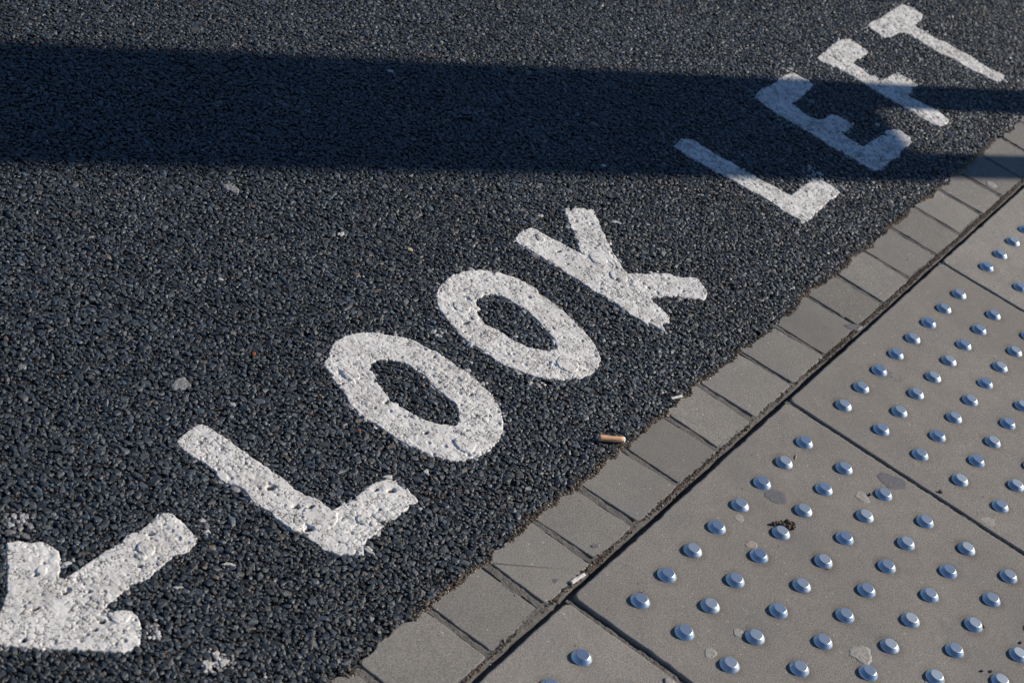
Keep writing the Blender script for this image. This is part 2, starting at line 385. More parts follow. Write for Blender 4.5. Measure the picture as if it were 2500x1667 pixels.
# raised rings and blobs in the paint (x, y, radius, height) and pits (x, y, radius), mm
BLISTER = [(34, 500, 12, .8), (52, 316, 15, 1.0), (159, 400, 6, .5), (-166, 315, 9, .8), (-160, 303, 5, .7), (-237, 374, 21, .6), (-205, 352, 22, .7),
           (-404, 447, 11, .9), (-417, 443, 7, .9), (-518, 495, 7, .7), (-498, 394, 12, .5), (581, 443, 15, .8), (522, 393, 4.5, .7), (572, 397, 15, .9),
           (541, 530, 7, .6), (316, 325, 17, .9), (285, 471, 6, .6), (1363, 297, 13, .6), (1630, 353, 8, .7), (290, 500, 14, .5)]
PITS = [(-214, 424, 6), (-96, 325, 5.2), (-111, 338, 3), (-200, 370, 4), (-215, 382, 5.2), (-134, 313, 3), (-231, 348, 5.5), (-518, 400, 3.6), (-361, 461, 2.2),
        (-383, 460, 4), (-519, 456, 4), (-526, 495, 3), (-559, 459, 4), (-499, 440, 3.4), (-598, 434, 3.4), (-532, 397, 3.2), (-429, 433, 3.2), (41, 532, 2.4),
        (13, 497, 2.4), (142, 373, 3.2), (33, 436, 3.8), (291, 343, 2), (27, 364, 3.8), (265, 473, 4.6), (312, 514, 2.5), (246, 461, 2.8), (559, 394, 3.4),
        (530, 403, 3.4), (633, 311, 3), (540, 492, 3.6), (150, 330, 2.6), (-20, 0, 0)]

def smooth(a): a = np.clip(a, 0, 1); return a * a * (3 - 2 * a)

def make_letter(key, label, name='painted_letter', step=1.1):
    P = np.concatenate([np.array(l, float) for l in OUTLINE[key]])
    x0, y0 = P.min(0) - 4; x1, y1 = P.max(0) + 4
    xs = np.arange(x0, x1, step); ys = np.arange(y0, y1, step)
    X, Y = np.meshgrid(xs, ys); sh = X.shape
    x, y = X.ravel(), Y.ravel()
    sd = letter_sdf(key, x, y)
    prof = np.clip((0.7 - sd) / 1.9, 0, 1) ** 0.6
    F1, F2, cid = worley(x + 1.2 * vnoise(x, y, 6, 61), y + 1.2 * vnoise(x, y, 6, 62), 9.5, 5)
    dome = np.clip(1 - (F1 / 6.8) ** 2, 0, 1) * (0.35 + 0.65 * cid)
    G1, G2, gid = worley(x, y, 4.4, 9)
    dome2 = np.clip(1 - (G1 / 3.0) ** 2, 0, 1)
    amp = 0.55 + 0.45 * vnoise(x, y, 45, 63)
    h = -3.45 + amp * (1.45 * dome + 0.45 * dome2) + 0.55 * vnoise(x, y, 16, 64) + 0.2 * vnoise(x, y, 2.6, 65)
    worn = np.zeros(x.shape)
    # random small pits
    C1, C2, pid = worley(x, y * 1.0, 17, 21)
    pr = 1.0 + 2.3 * ((pid * 7.13) % 1.0) ** 1.5
    pit = (pid < 0.45) * smooth((pr + 0.7 - C1) / 1.2)
    h -= pit * 1.7
    for bx, by, br, bh in BLISTER:
        d = np.hypot((x - bx) + 1.6 * vnoise(x, y, 8, 66), (y - by) + 1.6 * vnoise(x, y, 8, 67))
        h = np.where(d < br, h * 0.35 - 1.25 + 0 * h, h) + bh * smooth((br - d) / 1.2)
        h -= 0.9 * np.exp(-((d - br) / 0.8) ** 2) * (vnoise(x, y, 18, 68) > -0.35)
    for px, py, r in PITS:
        d = np.hypot((x - px) * 0.75 + 0.35 * (y - py), (y - py) * 1.1) + 0.9 * vnoise(x, y, 3, 69)
        k = smooth((r - d) / 1.8)
        h -= 2.6 * k
        worn = np.maximum(worn, smooth((r * 0.72 - d) / 1.0))
    cwid = step / 1.05
    crev = smooth((0.75 * cwid - (F2 - F1)) / 0.5) * (vnoise(x, y, 11, 74) + 0.45 * vnoise(x, y, 40, 76) > 0.22)
    D1, D2, did = worley(x + 0.8 * vnoise(x, y, 3, 77), y, 5.2, 31)
    crev = np.maximum(crev, smooth((0.6 * cwid - (D2 - D1)) / 0.45) * (vnoise(x, y, 8, 75) + 0.4 * vnoise(x, y, 33, 78) > 0.42))
    h -= 1.1 * crev
    worn = np.maximum(worn, 0.85 * crev)
    # cracks: thin grooves
    cr = np.abs(vnoise(x, y, 34, 71) + 0.35 * vnoise(x, y, 9, 72))
    gate = vnoise(x, y, 60, 73) > 0.25
    h -= 0.7 * gate * np.exp(-(cr / 0.02) ** 2)
    edge = -7.2
    z = edge + (h - edge) * prof
    keep = sd < 1.0
    idx = np.arange(len(x)).reshape(sh)
    K = keep.reshape(sh)
    cell = K[:-1, :-1] & K[1:, :-1] & K[:-1, 1:] & K[1:, 1:]
    faces = np.stack([idx[:-1, :-1][cell], idx[:-1, 1:][cell], idx[1:, 1:][cell], idx[1:, :-1][cell]], 1)
    used = np.unique(faces); remap = np.zeros(len(x), np.int64); remap[used] = np.arange(len(used))
    cx, cy = (x0 + x1) / 2, (y0 + y1) / 2
    V = np.stack([(x - cx), (y - cy), z], 1)[used] / 1000
    me = np_mesh(name, V, remap[faces], M_PAINT, True)
    at = me.attributes.new('worn', 'FLOAT', 'POINT'); at.data.foreach_set('value', worn[used].astype(np.float32))
    o = link(bpy.data.objects.new(name, me)); o.location = (cx / 1000, cy / 1000, 0)
    tag(o, label, 'road marking', 'white painted characters along the kerb')
    return o

# ================================================================ stones: variants and scatter
def stone_mesh(name, mat, seed, flat=0.62, pts=11):
    r = random.Random(seed)
    bm = bmesh.new()
    el = r.uniform(1.0, 1.38)
    for i in range(pts):
        z = 1 - 2 * (i + 0.5) / pts; a = i * 2.39996 + r.uniform(-.5, .5); q = math.sqrt(1 - z * z)
        s = r.uniform(0.78, 1.16)
        v = Vector((q * math.cos(a) * el * s, q * math.sin(a) / el ** 0.5 * s, z * flat * s))
        if v.z > flat * 0.52: v.z = flat * 0.52 + (v.z - flat * 0.52) * 0.16      # rolled flat on top
        bm.verts.new(v)
    g = bmesh.ops.convex_hull(bm, input=bm.verts)
    bmesh.ops.delete(bm, geom=[v for v in bm.verts if not v.link_faces], context='VERTS')
    bmesh.ops.dissolve_limit(bm, angle_limit=rad(9), verts=bm.verts, edges=bm.edges)
    bmesh.ops.bevel(bm, geom=bm.edges[:], offset=0.05, segments=1, affect='EDGES', profile=0.6)
    return bm_mesh(name, bm, mat)

def variants(prefix, mat, n, flat, seed):
    c = bpy.data.collections.new(prefix)
    for i in range(n):
        o = bpy.data.objects.new(prefix, stone_mesh(prefix, mat, seed + i, flat))
        c.objects.link(o)
    return c
V_STONE = variants('stone', M_STONE, 32, 0.66, 100)
V_GRIT = variants('grain', M_GRIT, 8, 0.75, 300)

def scatter_group(coll):
    ng = bpy.data.node_groups.new('scatter', 'GeometryNodeTree')
    ng.interface.new_socket('Geometry', in_out='INPUT', socket_type='NodeSocketGeometry')
    ng.interface.new_socket('Geometry', in_out='OUTPUT', socket_type='NodeSocketGeometry')
    N = ng.nodes.new; L = ng.links.new
    gi = N('NodeGroupInput'); go = N('NodeGroupOutput')
    ip = N('GeometryNodeInstanceOnPoints'); ci = N('GeometryNodeCollectionInfo')
    ci.inputs['Collection'].default_value = coll
    ci.inputs['Separate Children'].default_value = True; ci.inputs['Reset Children'].default_value = True
    def attr(nm, ty):
        a = N('GeometryNodeInputNamedAttribute'); a.data_type = ty; a.inputs['Name'].default_value = nm
        return a.outputs[0]
    L(gi.outputs[0], ip.inputs['Points']); L(ci.outputs[0], ip.inputs['Instance'])
    ip.inputs['Pick Instance'].default_value = True
    L(attr('variant', 'INT'), ip.inputs['Instance Index'])
    er = N('FunctionNodeEulerToRotation'); L(attr('rot', 'FLOAT_VECTOR'), er.inputs[0]); L(er.outputs[0], ip.inputs['Rotation'])
    L(attr('size', 'FLOAT_VECTOR'), ip.inputs['Scale'])
    L(ip.outputs[0], go.inputs[0])
    return ng
NG_STONE = scatter_group(V_STONE)
NG_GRIT = scatter_group(V_GRIT)

def scatter(name, P, rot, size, tint, gloss, ng, nvar, parent=None):
    me = bpy.data.meshes.new(name)
    n = len(P)
    me.vertices.add(n); me.vertices.foreach_set('co', np.asarray(P, np.float32).ravel())
    def add(nm, ty, arr, key):
        a = me.attributes.new(nm, ty, 'POINT'); a.data.foreach_set(key, np.ascontiguousarray(arr).ravel())
    add('rot', 'FLOAT_VECTOR', rot.astype(np.float32), 'vector')
    add('size', 'FLOAT_VECTOR', size.astype(np.float32), 'vector')
    add('tint', 'FLOAT_VECTOR', tint.astype(np.float32), 'vector')
    add('gloss', 'FLOAT', gloss.astype(np.float32), 'value')
    add('variant', 'INT', RNG.integers(0, nvar, n).astype(np.int32), 'value')
    me.update()
    o = link(bpy.data.objects.new(name, me), parent)
    m = o.modifiers.new('scatter', 'NODES'); m.node_group = ng
    o['kind'] = 'stuff'
    return o

# ================================================================ road
def road_edge(x):
    """where the asphalt ends against the setts (mm), ragged"""
    return 171.5 + 4.0 * vnoise(x, x * 0, 45, 81) + 4.2 * vnoise(x, x * 0, 19, 82) + 1.8 * vnoise(x, x * 0, 6, 83)

Zr = -0.0072
rm = np_mesh('road', [(-40, .085, Zr), (40, .085, Zr), (40, 40, Zr), (-40, 40, Zr)], [(0, 1, 2, 3)], M_MATRIX)
road = link(bpy.data.objects.new('road', rm)); tag(road, kind='structure')

VIS = np.array([(-657, 405), (274, 1454), (2425, 401), (1850, 150), (-350, 150)], float)     # road seen in the photo
def hull_margin(x, y, m):
    s = seg_dist(x, y, [VIS.tolist()])
    return s < m

def pack_stones():
    X0, Y0, X1, Y1 = -1050, 150, 2850, 1900
    W, H = int(X1 - X0), int(Y1 - Y0)
    accepted = []
    discs = {}
    def disc(r):
        r = int(r)
        if r not in discs:
            yy, xx = np.mgrid[-r:r + 1, -r:r + 1]
            discs[r] = (xx * xx + yy * yy) <= r * r
        return discs[r], r
    base = np.zeros((H, W), bool)
    for (r0, r1, n, f) in ((4.6, 7.4, 110000, 0.86), (3.0, 4.6, 430000, 0.80), (1.7, 3.0, 900000, 0.74)):
        cx = RNG.uniform(X0 + 12, X1 - 12, n); cy = RNG.uniform(Y0 + 12, Y1 - 12, n)
        if r0 == 99:
            pass
        ok = hull_margin(cx, cy, 300 if r0 > 2.9 else 100)
        cx, cy = cx[ok], cy[ok]
        rr = r0 + (r1 - r0) * RNG.random(len(cx)) ** 1.5
        occ = np.zeros((H, W), bool)
        rm_ = (r0 + r1) * 0.47
        for (ax, ay, ar) in accepted:
            m, q = disc((ar + rm_) * f)
            iy, ix = int(ay - Y0), int(ax - X0)
            if q <= iy < H - q and q <= ix < W - q: occ[iy - q:iy + q + 1, ix - q:ix + q + 1] |= m
        new = []
        IX = (cx - X0).astype(int).tolist(); IY = (cy - Y0).astype(int).tolist(); RR = rr.tolist(); CX = cx.tolist(); CY = cy.tolist()
        for i in range(len(RR)):
            ix, iy = IX[i], IY[i]
            if occ[iy, ix]: continue
            m, q = disc((RR[i] + rm_) * f)
            if q <= iy < H - q and q <= ix < W - q:
                occ[iy - q:iy + q + 1, ix - q:ix + q + 1] |= m
                new.append((CX[i], CY[i], RR[i]))
        accepted += new
    return np.array(accepted)

ST = pack_stones()
sx_, sy_, sr_ = ST[:, 0], ST[:, 1], ST[:, 2]
keep = sy_ > road_edge(sx_) + sr_ * 0.5
near = np.full(len(ST), 99.0)
for key, loops in OUTLINE.items():
    P = np.array(loops[0], float); a = P.min(0) - 45; b = P.max(0) + 45
    m = (sx_ > a[0]) & (sx_ < b[0]) & (sy_ > a[1]) & (sy_ < b[1])
    near[m] = np.minimum(near[m], letter_sdf(key, sx_[m], sy_[m]))
keep &= near > -2.6
ST = ST[keep]; near = near[keep]
sx_, sy_, sr_ = ST.T
n = len(ST)
u = RNG.random((n, 8))
# colour of each stone: bitumen-dark blue grey, some worn paler
val = 0.025 + 0.030 * u[:, 0] + 0.06 * (u[:, 1] > 0.86) * u[:, 2]
val *= 1 + 0.18 * vnoise(sx_, sy_, 160, 91) + 0.10 * vnoise(sx_, sy_, 45, 92)
tint = np.stack([val * 0.74, val * 1.03, val * 1.36], 1)
brown = (u[:, 3] > 0.985); tint[brown] = np.stack([0.07 * u[brown, 4] + .05, 0.06 * u[brown, 4] + .045, 0.05 * u[brown, 4] + .04], 1)
# paint carried onto stones beside the letters and splashes of it further off
RES = [(-485, 563, 24, .8), (-320, 429, 16, .7), (-487, 485, 13, .7), (-464, 280, 21, 1.1), (-484, 357, 13, .8), (1182, 353, 20, .8), (1497, 564, 14, .7), (1187, 296, 20, .7),
       (173, 377, 18, .7), (200, 420, 12, .7), (240, 360, 14, .7), (129, 306, 12, .6), (20, 560, 14, .6), (254, 332, 22, .5), (212, 483, 14, .6), (1590, 520, 12, .5), (1320, 480, 12, .3), (2060, 470, 14, .6), (1850, 420, 10, .5), (-90, 280, 12, .5), (1180, 330, 15, .6)]
res = np.clip(1 - near / 7.0, 0, 1) * 0.45 * (vnoise(sx_, sy_, 30, 93) > 0.05)
for rx, ry, rr, ra in RES:
    res = np.maximum(res, ra * np.clip(1.15 - np.hypot(sx_ - rx, sy_ - ry) / rr, 0, 1))
wh = (u[:, 5] < res * 1.3) | (u[:, 5] > 0.9992)
wv = 0.14 + 0.5 * u[:, 6] ** 1.6
tint[wh] = np.stack([wv[wh], wv[wh] * 1.01, wv[wh] * 1.04], 1)
gloss = 0.25 + 0.2 * u[:, 7]
top = -2.6 + RNG.normal(0, 0.5, n) - 1.5 * (RNG.random(n) > 0.86)
top = np.minimum(top, -1.2)
top = np.where(near < 1.0, top - 0.9, top)
top -= np.clip((9.0 - (sy_ - road_edge(sx_))) / 9.0, 0, 1) * 1.3
zc = top - sr_ * 0.40
rot = np.stack([RNG.normal(0, .15, n), RNG.normal(0, .15, n), RNG.uniform(0, 6.283, n)], 1)
scl = np.stack([sr_, sr_ * RNG.uniform(.85, 1.12, n), sr_ * RNG.uniform(.75, 1.0, n)], 1) * 1.07 / 1000
agg = scatter('aggregate', np.stack([sx_, sy_, zc], 1) / 1000, rot, scl, tint, gloss, NG_STONE, 32, road)

# fines between the stones: grains, browner and thicker near the kerb
nf = 260000
fx = RNG.uniform(-900, 2700, nf); fy = RNG.uniform(150, 1500, nf)
ok = hull_margin(fx, fy, 60) & (fy > road_edge(fx) - 1.0) & (RNG.random(nf) < np.clip(1.15 - (fy - 160) / 1100, 0.3, 1))
fx, fy = fx[ok], fy[ok]; n = len(fx); u = RNG.random((n, 5))
near2 = np.full(n, 99.0)
for key, loops in OUTLINE.items():
    P = np.array(loops[0], float); a = P.min(0) - 5; b = P.max(0) + 5
    m = (fx > a[0]) & (fx < b[0]) & (fy > a[1]) & (fy < b[1])
    near2[m] = np.minimum(near2[m], letter_sdf(key, fx[m], fy[m]))
ok = near2 > 0.5; fx, fy, u = fx[ok], fy[ok], u[ok]; n = len(fx)
kb = np.clip(1 - (fy - road_edge(fx)) / 16.0, 0, 1)
dust = np.clip(0.25 + 0.5 * np.clip(1 - (fy - 170) / 420, 0, 1) + 0.6 * kb + 0.2 * vnoise(fx, fy, 90, 95), 0, 1)
dk = np.stack([.028 + .035 * u[:, 0], .029 + .035 * u[:, 0], .030 + .034 * u[:, 0]], 1)
tn = np.stack([.09 + .22 * u[:, 1], .07 + .165 * u[:, 1], .055 + .12 * u[:, 1]], 1)
tint = np.where((u[:, 2] < dust * 0.62)[:, None], tn, dk)
pale = u[:, 3] > 0.988; tint[pale] = np.array([.6, .58, .54])
orng = (u[:, 3] < 0.006); tint[orng] = np.array([.42, .17, .07])
fr = 0.6 + 1.3 * u[:, 4] ** 2.5
zf = -5.6 + RNG.random(n) * 2.4 + np.minimum(kb * 2.6, 1.5) * RNG.random(n)
scatter('fine_grit', np.stack([fx, fy, zf], 1) / 1000, RNG.uniform(0, 6.283, (n, 3)), np.stack([fr] * 3, 1) / 1000,
        tint, 0.65 + 0 * fr, NG_GRIT, 8, road)

ns = 22000
gx = RNG.uniform(-800, 2400, ns); gy = road_edge(gx) + np.abs(RNG.normal(0, 4.5, ns)) - 1.5
u = RNG.random((ns, 4)); gate = vnoise(gx, gx * 0, 55, 97) + 0.5 * vnoise(gx, gx * 0, 14, 98) > -0.25 + 0.9 * (u[:, 3] - 0.5)
gx, gy, u = gx[gate], gy[gate], u[gate]; n = len(gx)
tn = np.stack([.10 + .30 * u[:, 1] ** 1.4, .085 + .235 * u[:, 1] ** 1.4, .07 + .175 * u[:, 1] ** 1.4], 1)
o_ = u[:, 2] > 0.985; tn[o_] = [.45, .2, .08]
w_ = u[:, 2] < 0.03; tn[w_] = [.6, .57, .52]
gr = 0.5 + 1.9 * RNG.random(n) ** 3.5
scatter('seam_grit', np.stack([gx, gy, -3.9 + 1.3 * u[:, 0]], 1) / 1000, RNG.uniform(0, 6.283, (n, 3)), np.stack([gr] * 3, 1) / 1000, tn, 0.7 + 0 * gr, NG_GRIT, 8, road)

# ================================================================ kerb of concrete setts
kerb = empty('kerb'); tag(kerb, kind='structure')
JT = [-1250 + 113 * i for i in range(10)] + [-97, 16, 120, 236, 350, 456, 581, 695, 818, 921, 1037, 1157, 1267, 1377, 1482] + [1594 + 113 * i for i in range(12)]
JT[9] = -212
GAP = lambda i: (12.0 if JT[i] < 560 else 8.5) + 1.5 * math.sin(i * 2.7)

def slab_outline(w, d, rc, step, amp, seed):
    """ragged rounded rectangle about its centre, mm"""
    pts = []
    for cx, cy, a0 in ((w / 2 - rc, d / 2 - rc, 0), (-w / 2 + rc, d / 2 - rc, 90), (-w / 2 + rc, -d / 2 + rc, 180), (w / 2 - rc, -d / 2 + rc, 270)):
        for a in (0, 30, 60, 90): pts.append((cx + rc * math.cos(rad(a0 + a)), cy + rc * math.sin(rad(a0 + a))))
    out = []
    for i, p in enumerate(pts):
        q = pts[(i + 1) % len(pts)]; L = math.hypot(q[0] - p[0], q[1] - p[1]); k = max(1, int(L / step))
        out += [(p[0] + (q[0] - p[0]) * j / k, p[1] + (q[1] - p[1]) * j / k) for j in range(k)]
    P = np.array(out); c = P / np.maximum(np.abs(P).max(1, keepdims=True), 1e-6)
    nz = vnoise(P[:, 0] + 999 * seed, P[:, 1], 22, seed) + 0.7 * vnoise(P[:, 0], P[:, 1] + 777 * seed, 7, seed + 1)
    chip = np.clip(vnoise(P[:, 0] + 555 * seed, P[:, 1], 13, seed + 2) - 0.72, 0, 1) * 9
    off = amp * (nz - 0.6) - chip
    nrm = P.copy(); nrm = np.where(np.abs(P) / np.array([w / 2, d / 2]) > 0.93, np.sign(P), 0)
    ln = np.maximum(np.hypot(nrm[:, 0], nrm[:, 1]), 1e-6)[:, None]
    return P + nrm / ln * off[:, None]

def slab_mesh(name, w, d, mat, seed, rc=7, step=9, amp=0.7, edge=2.2, depth=45, skew=0.0, rag=None):
    P = slab_outline(w, d, rc, step, amp, seed)
    if rag is not None:
        far = P[:, 1] > d / 2 - rc - 1
        P[far, 1] += (road_edge(P[far, 0] + rag[0]) + 0.6 - rag[1]) - d / 2 + 1.2
    P[:, 0] += P[:, 1] * skew
    m = len(P)
    def ins(t):
        s = np.array([(w / 2 - t) / (w / 2), (d / 2 - t) / (d / 2)]); return P * s
    rings = [(ins(edge), 0.0), (ins(edge * 0.38), -edge * 0.16), (P, -edge * 0.75), (P, -depth)]
    V = []; 
    for R, z in rings: V += [(x / 1000, y / 1000, z / 1000) for x, y in R]
    bm = bmesh.new(); vs = [bm.verts.new(v) for v in V]
    tf = bm.faces.new(vs[:m])
    for r in range(3):
        for i in range(m):
            j = (i + 1) % m
            f = bm.faces.new((vs[r * m + i], vs[r * m + j], vs[(r + 1) * m + j], vs[(r + 1) * m + i])); f.smooth = r < 2
    me = bm_mesh(name, bm, mat)
    return me

for i in range(len(JT) - 1):
    a, b = JT[i], JT[i + 1] - GAP(i + 1)
    w = b - a
    me = slab_mesh('sett', w, 96, M_SETT, 400 + i, rc=3 + 3 * random.random(), step=2.5, amp=0.8, edge=1.6, depth=30, skew=random.uniform(-.03, .06) * -1, rag=((a + b) / 2, 127))
    o = link(bpy.data.objects.new('sett', me), kerb)
    o.location = ((a + b) / 2000, 0.127, -0.003 + random.uniform(-.0006, .0006))
    o.rotation_euler = (random.uniform(-.006, .006), random.uniform(-.008, .008), random.uniform(-.006, .006))

def strip_mesh(name, pts_fn, x0, x1, y0, y1, step, mat):
    xs = np.arange(x0, x1 + step, step); ys = np.arange(y0, y1 + step * 0.5, step)
    X, Y = np.meshgrid(xs, ys); Z = pts_fn(X, Y)
    idx = np.arange(X.size).reshape(X.shape)
    F = np.stack([idx[:-1, :-1].ravel(), idx[:-1, 1:].ravel(), idx[1:, 1:].ravel(), idx[1:, :-1].ravel()], 1)
    return np_mesh(name, np.stack([X.ravel(), Y.ravel(), Z.ravel()], 1) / 1000, F, mat, True)

# mortar between the setts: each joint a strip with a crack on one side
for i in range(1, len(JT) - 1):
    g = GAP(i); j = JT[i]
    cw = 0.5 + 1.1 * random.random()
    def prof(X, Y, j=j, g=g, cw=cw, i=i):
        wob = 1.3 * vnoise(Y + i * 91, Y * 0, 14, 51) + 0.6 * vnoise(Y + i * 57, Y * 0, 4, 52)
        z = -3.9 + 0.35 * vnoise(X, Y, 6, 53) + 0.3 * vnoise(X, Y, 2.2, 54) + 0.25 * vnoise(X, Y, 1.1, 57)
        z -= 9 * smooth((X - (j - cw - 0.6 + wob)) / 0.9)
        z -= 4.5 * smooth(((j - g + 0.9 + 0.8 * vnoise(Y + i * 31, Y * 0, 9, 55)) - X) / 0.8) * (vnoise(Y + i * 17, Y * 0, 25, 56) > -0.1)
        return z
    fine = -500 < j < 1700
    me = strip_mesh('mortar_joint', prof, j - g - 3, j + 3, 78, 175, 0.8 if fine else 3, M_MORTAR)
    link(bpy.data.objects.new('mortar_joint', me), kerb)

# bedding in the long joint between setts and slabs
def bed(X, Y):
    t = (Y - 66) / 14
    patch = smooth((vnoise(X, X * 0, 90, 31) - 0.15) / 0.3)
    far = smooth((X - 650) / 250)
    z = -14 + 10.0 * smooth((t - 0.36 + 0.16 * far + 0.08 * vnoise(X, X * 0, 22, 30)) / 0.22) + patch * 2.0 * (t < 0.8)
    return np.minimum(z + 0.35 + 0.4 * vnoise(X, Y, 7, 32) + 0.5 * vnoise(X, Y, 2.0, 33), -3.15)
me = strip_mesh('joint_filling', bed, -900, 2500, 62, 84, 1.0, M_MORTAR)
link(bpy.data.objects.new('joint_filling', me), kerb)
nk = 26000
gx = RNG.uniform(-880, 2450, nk); t = np.clip(RNG.beta(3.4, 2.2, nk), 0, 1); gy = 68 + 13 * t
u = RNG.random((nk, 4))
dens = vnoise(gx, gx * 0, 120, 34) + 0.3 * vnoise(gx, gx * 0, 30, 35)
ok = (u[:, 0] < 0.55 + 0.5 * dens)
gx, gy, t, u = gx[ok], gy[ok], t[ok], u[ok]; n = len(gx)
gz = bed(gx, gy) + 0.3
tn = np.stack([.07 + .30 * u[:, 1] ** 1.5, .058 + .23 * u[:, 1] ** 1.5, .048 + .17 * u[:, 1] ** 1.5], 1)
o_ = u[:, 2] > 0.985; tn[o_] = [.45, .17, .06]
w_ = u[:, 2] < 0.02; tn[w_] = [.6, .57, .52]
gr = 0.45 + 1.7 * u[:, 3] ** 5
scatter('joint_grit', np.stack([gx, gy, gz], 1) / 1000, RNG.uniform(0, 6.283, (n, 3)), np.stack([gr] * 3, 1) / 1000, tn, 0.7 + 0 * gr, NG_GRIT, 8, kerb)

# ================================================================ pavement of studded slabs
Zb = -0.0095
pm = np_mesh('pavement', [(-40, -40, Zb), (40, -40, Zb), (40, .0655, Zb), (-40, .0655, Zb)], [(0, 1, 2, 3)], M_FARPAVE)
pavement = link(bpy.data.objects.new('pavement', pm)); tag(pavement, kind='structure')

def stud_mesh():
    prof = [(13.1, -1.0), (13.1, 0.1), (12.75, 0.9), (12.3, 1.5), (8.75, 5.5), (8.35, 5.85), (7.9, 5.98)]
    seg = 48
    bm = bmesh.new(); rings = []
    for r, z in prof:
        rings.append([bm.verts.new((r * math.cos(k * 2 * math.pi / seg) / 1000, r * math.sin(k * 2 * math.pi / seg) / 1000, z / 1000)) for k in range(seg)])
    for a, b in zip(rings, rings[1:]):
        for k in range(seg):
            f = bm.faces.new((a[k], a[(k + 1) % seg], b[(k + 1) % seg], b[k])); f.smooth = True
    f = bm.faces.new(rings[-1]); f.smooth = False
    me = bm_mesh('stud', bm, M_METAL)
    return me
STUD = stud_mesh()

def put_slab(cx, cy, seed, studs, w=594, d=594, z=0.0, tilt=(0, 0)):
    me = slab_mesh('paving_slab', w, d, M_SLAB if studs else M_SLAB_PLAIN, seed, rc=9, step=7, amp=0.8, edge=2.6, depth=50)
    o = link(bpy.data.objects.new('paving_slab', me), pavement)
    o.location = (cx / 1000, cy / 1000, z); o.rotation_euler = (tilt[0], tilt[1], 0)
    if studs:
        for i in range(8):
            for j in range(8):
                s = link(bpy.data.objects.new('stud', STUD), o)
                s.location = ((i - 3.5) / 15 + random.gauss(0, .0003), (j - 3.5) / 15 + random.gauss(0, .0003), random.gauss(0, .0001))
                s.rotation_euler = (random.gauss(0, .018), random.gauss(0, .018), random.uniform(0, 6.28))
XS = [-367 + 600 * i for i in range(-1, 6)]
for i, cx in enumerate(XS):
    dx = {0: 0, 1: -1.5, 2: 1.0}.get(i, 0)
    put_slab(cx + dx, 66.5 - 299, 500 + i, 1 <= i <= 5, w=592 if i in (1, 2) else 595, z=-0.0012 if i == 1 else (0.0004 if i == 3 else 0.0), tilt=(0.0, 0.0012 if i == 1 else 0))
    put_slab(cx - 4, 66.5 - 299 - 600, 600 + i, False, w=595)

# sandy filling of the joints between slabs
def sjoint(x):
    def f(X, Y):
        z = -2.4 + 0.6 * vnoise(X, Y, 6, 36) + 0.7 * vnoise(X, Y, 2.4, 37)
        z -= 9 * (x < 0) * smooth((vnoise(X * 0, Y, 70, 38) + 0.15 + (Y > -40) * 0.8) / 0.4) * smooth((X - x + 1.5) / 2)
        z -= 4 * smooth((X - x - 1.0 + vnoise(X * 0, Y, 30, 39)) / 1.2)
        return z
    return f
for x in (-67, 533, 1133, 1733):
    me = strip_mesh('joint_sand', sjoint(x), x - 7, x + 7, -533, 66, 1.2, M_MORTAR)
    link(bpy.data.objects.new('joint_sand', me), pavement)

# ================================================================ road markings
make_letter('arrow', 'thick white arrow pointing left, below the word LOOK at the lower left', 'painted_arrow', 1.0)
make_letter('L1', 'sunlit white letter L that begins LOOK, just above the arrow', step=1.0)
make_letter('O1', 'first white letter O, between the sunlit L and the second O', step=1.0)
make_letter('O2', 'second white letter O, between the first O and the letter K', step=1.0)
make_letter('K', 'white letter K that ends the word LOOK', step=1.0)
make_letter('L2', 'white letter L with its stem in shadow and its foot in sun, beginning LEFT', step=1.2)
make_letter('E', 'white letter E lying almost wholly in the blue shadow', step=1.3)
make_letter('F', 'white letter F crossed by the shadow, with a sunlit tip', step=1.4)
make_letter('T', 'white letter T that ends LEFT, fully in the sun', step=1.5)

# ================================================================ small things
def blob(name, x, y, rx, ry, ang, h, mat, label, cat, group=None, z=0.0, seed=0, rough=0.12, sink=0.0):
    """irregular flattened patch with a rounded rim, mm"""
    r = random.Random(seed * 13 + 5)
    ph = [r.uniform(0, 6.28) for _ in range(6)]
    N, K = 40, 7
    bm = bmesh.new(); rings = []
    for q in range(K + 1):
        t = q / K
        ring = []
        for k in range(N):
            a = 2 * math.pi * k / N
            f = 1 + rough * (math.sin(2 * a + ph[0]) * .5 + math.sin(3 * a + ph[1]) * .6 + math.sin(5 * a + ph[2]) * .4 + math.sin(9 * a + ph[3]) * .25)
            rr = 1 - 0.86 * t ** 1.0
            hh = h * min(1, (t * 4.0)) ** 0.6 + (h * 0.35 * math.sin(6 * t + 3 * a + ph[4]) * math.sin(4 * a + ph[5]) if t > .2 else 0)
            ring.append(bm.verts.new((rx * rr * f * math.cos(a) / 1000, ry * rr * f * math.sin(a) / 1000, (hh - sink if q else -0.6 - sink) / 1000)))
        rings.append(ring)
    for a_, b_ in zip(rings, rings[1:]):
        for k in range(N): bm.faces.new((a_[k], a_[(k + 1) % N], b_[(k + 1) % N], b_[k]))
    bm.faces.new(rings[-1])
    o = link(bpy.data.objects.new(name, bm_mesh(name, bm, mat, True)))
    o.location = (x / 1000, y / 1000, z); o.rotation_euler = (0, 0, rad(ang))
    tag(o, label, cat, group)
    return o

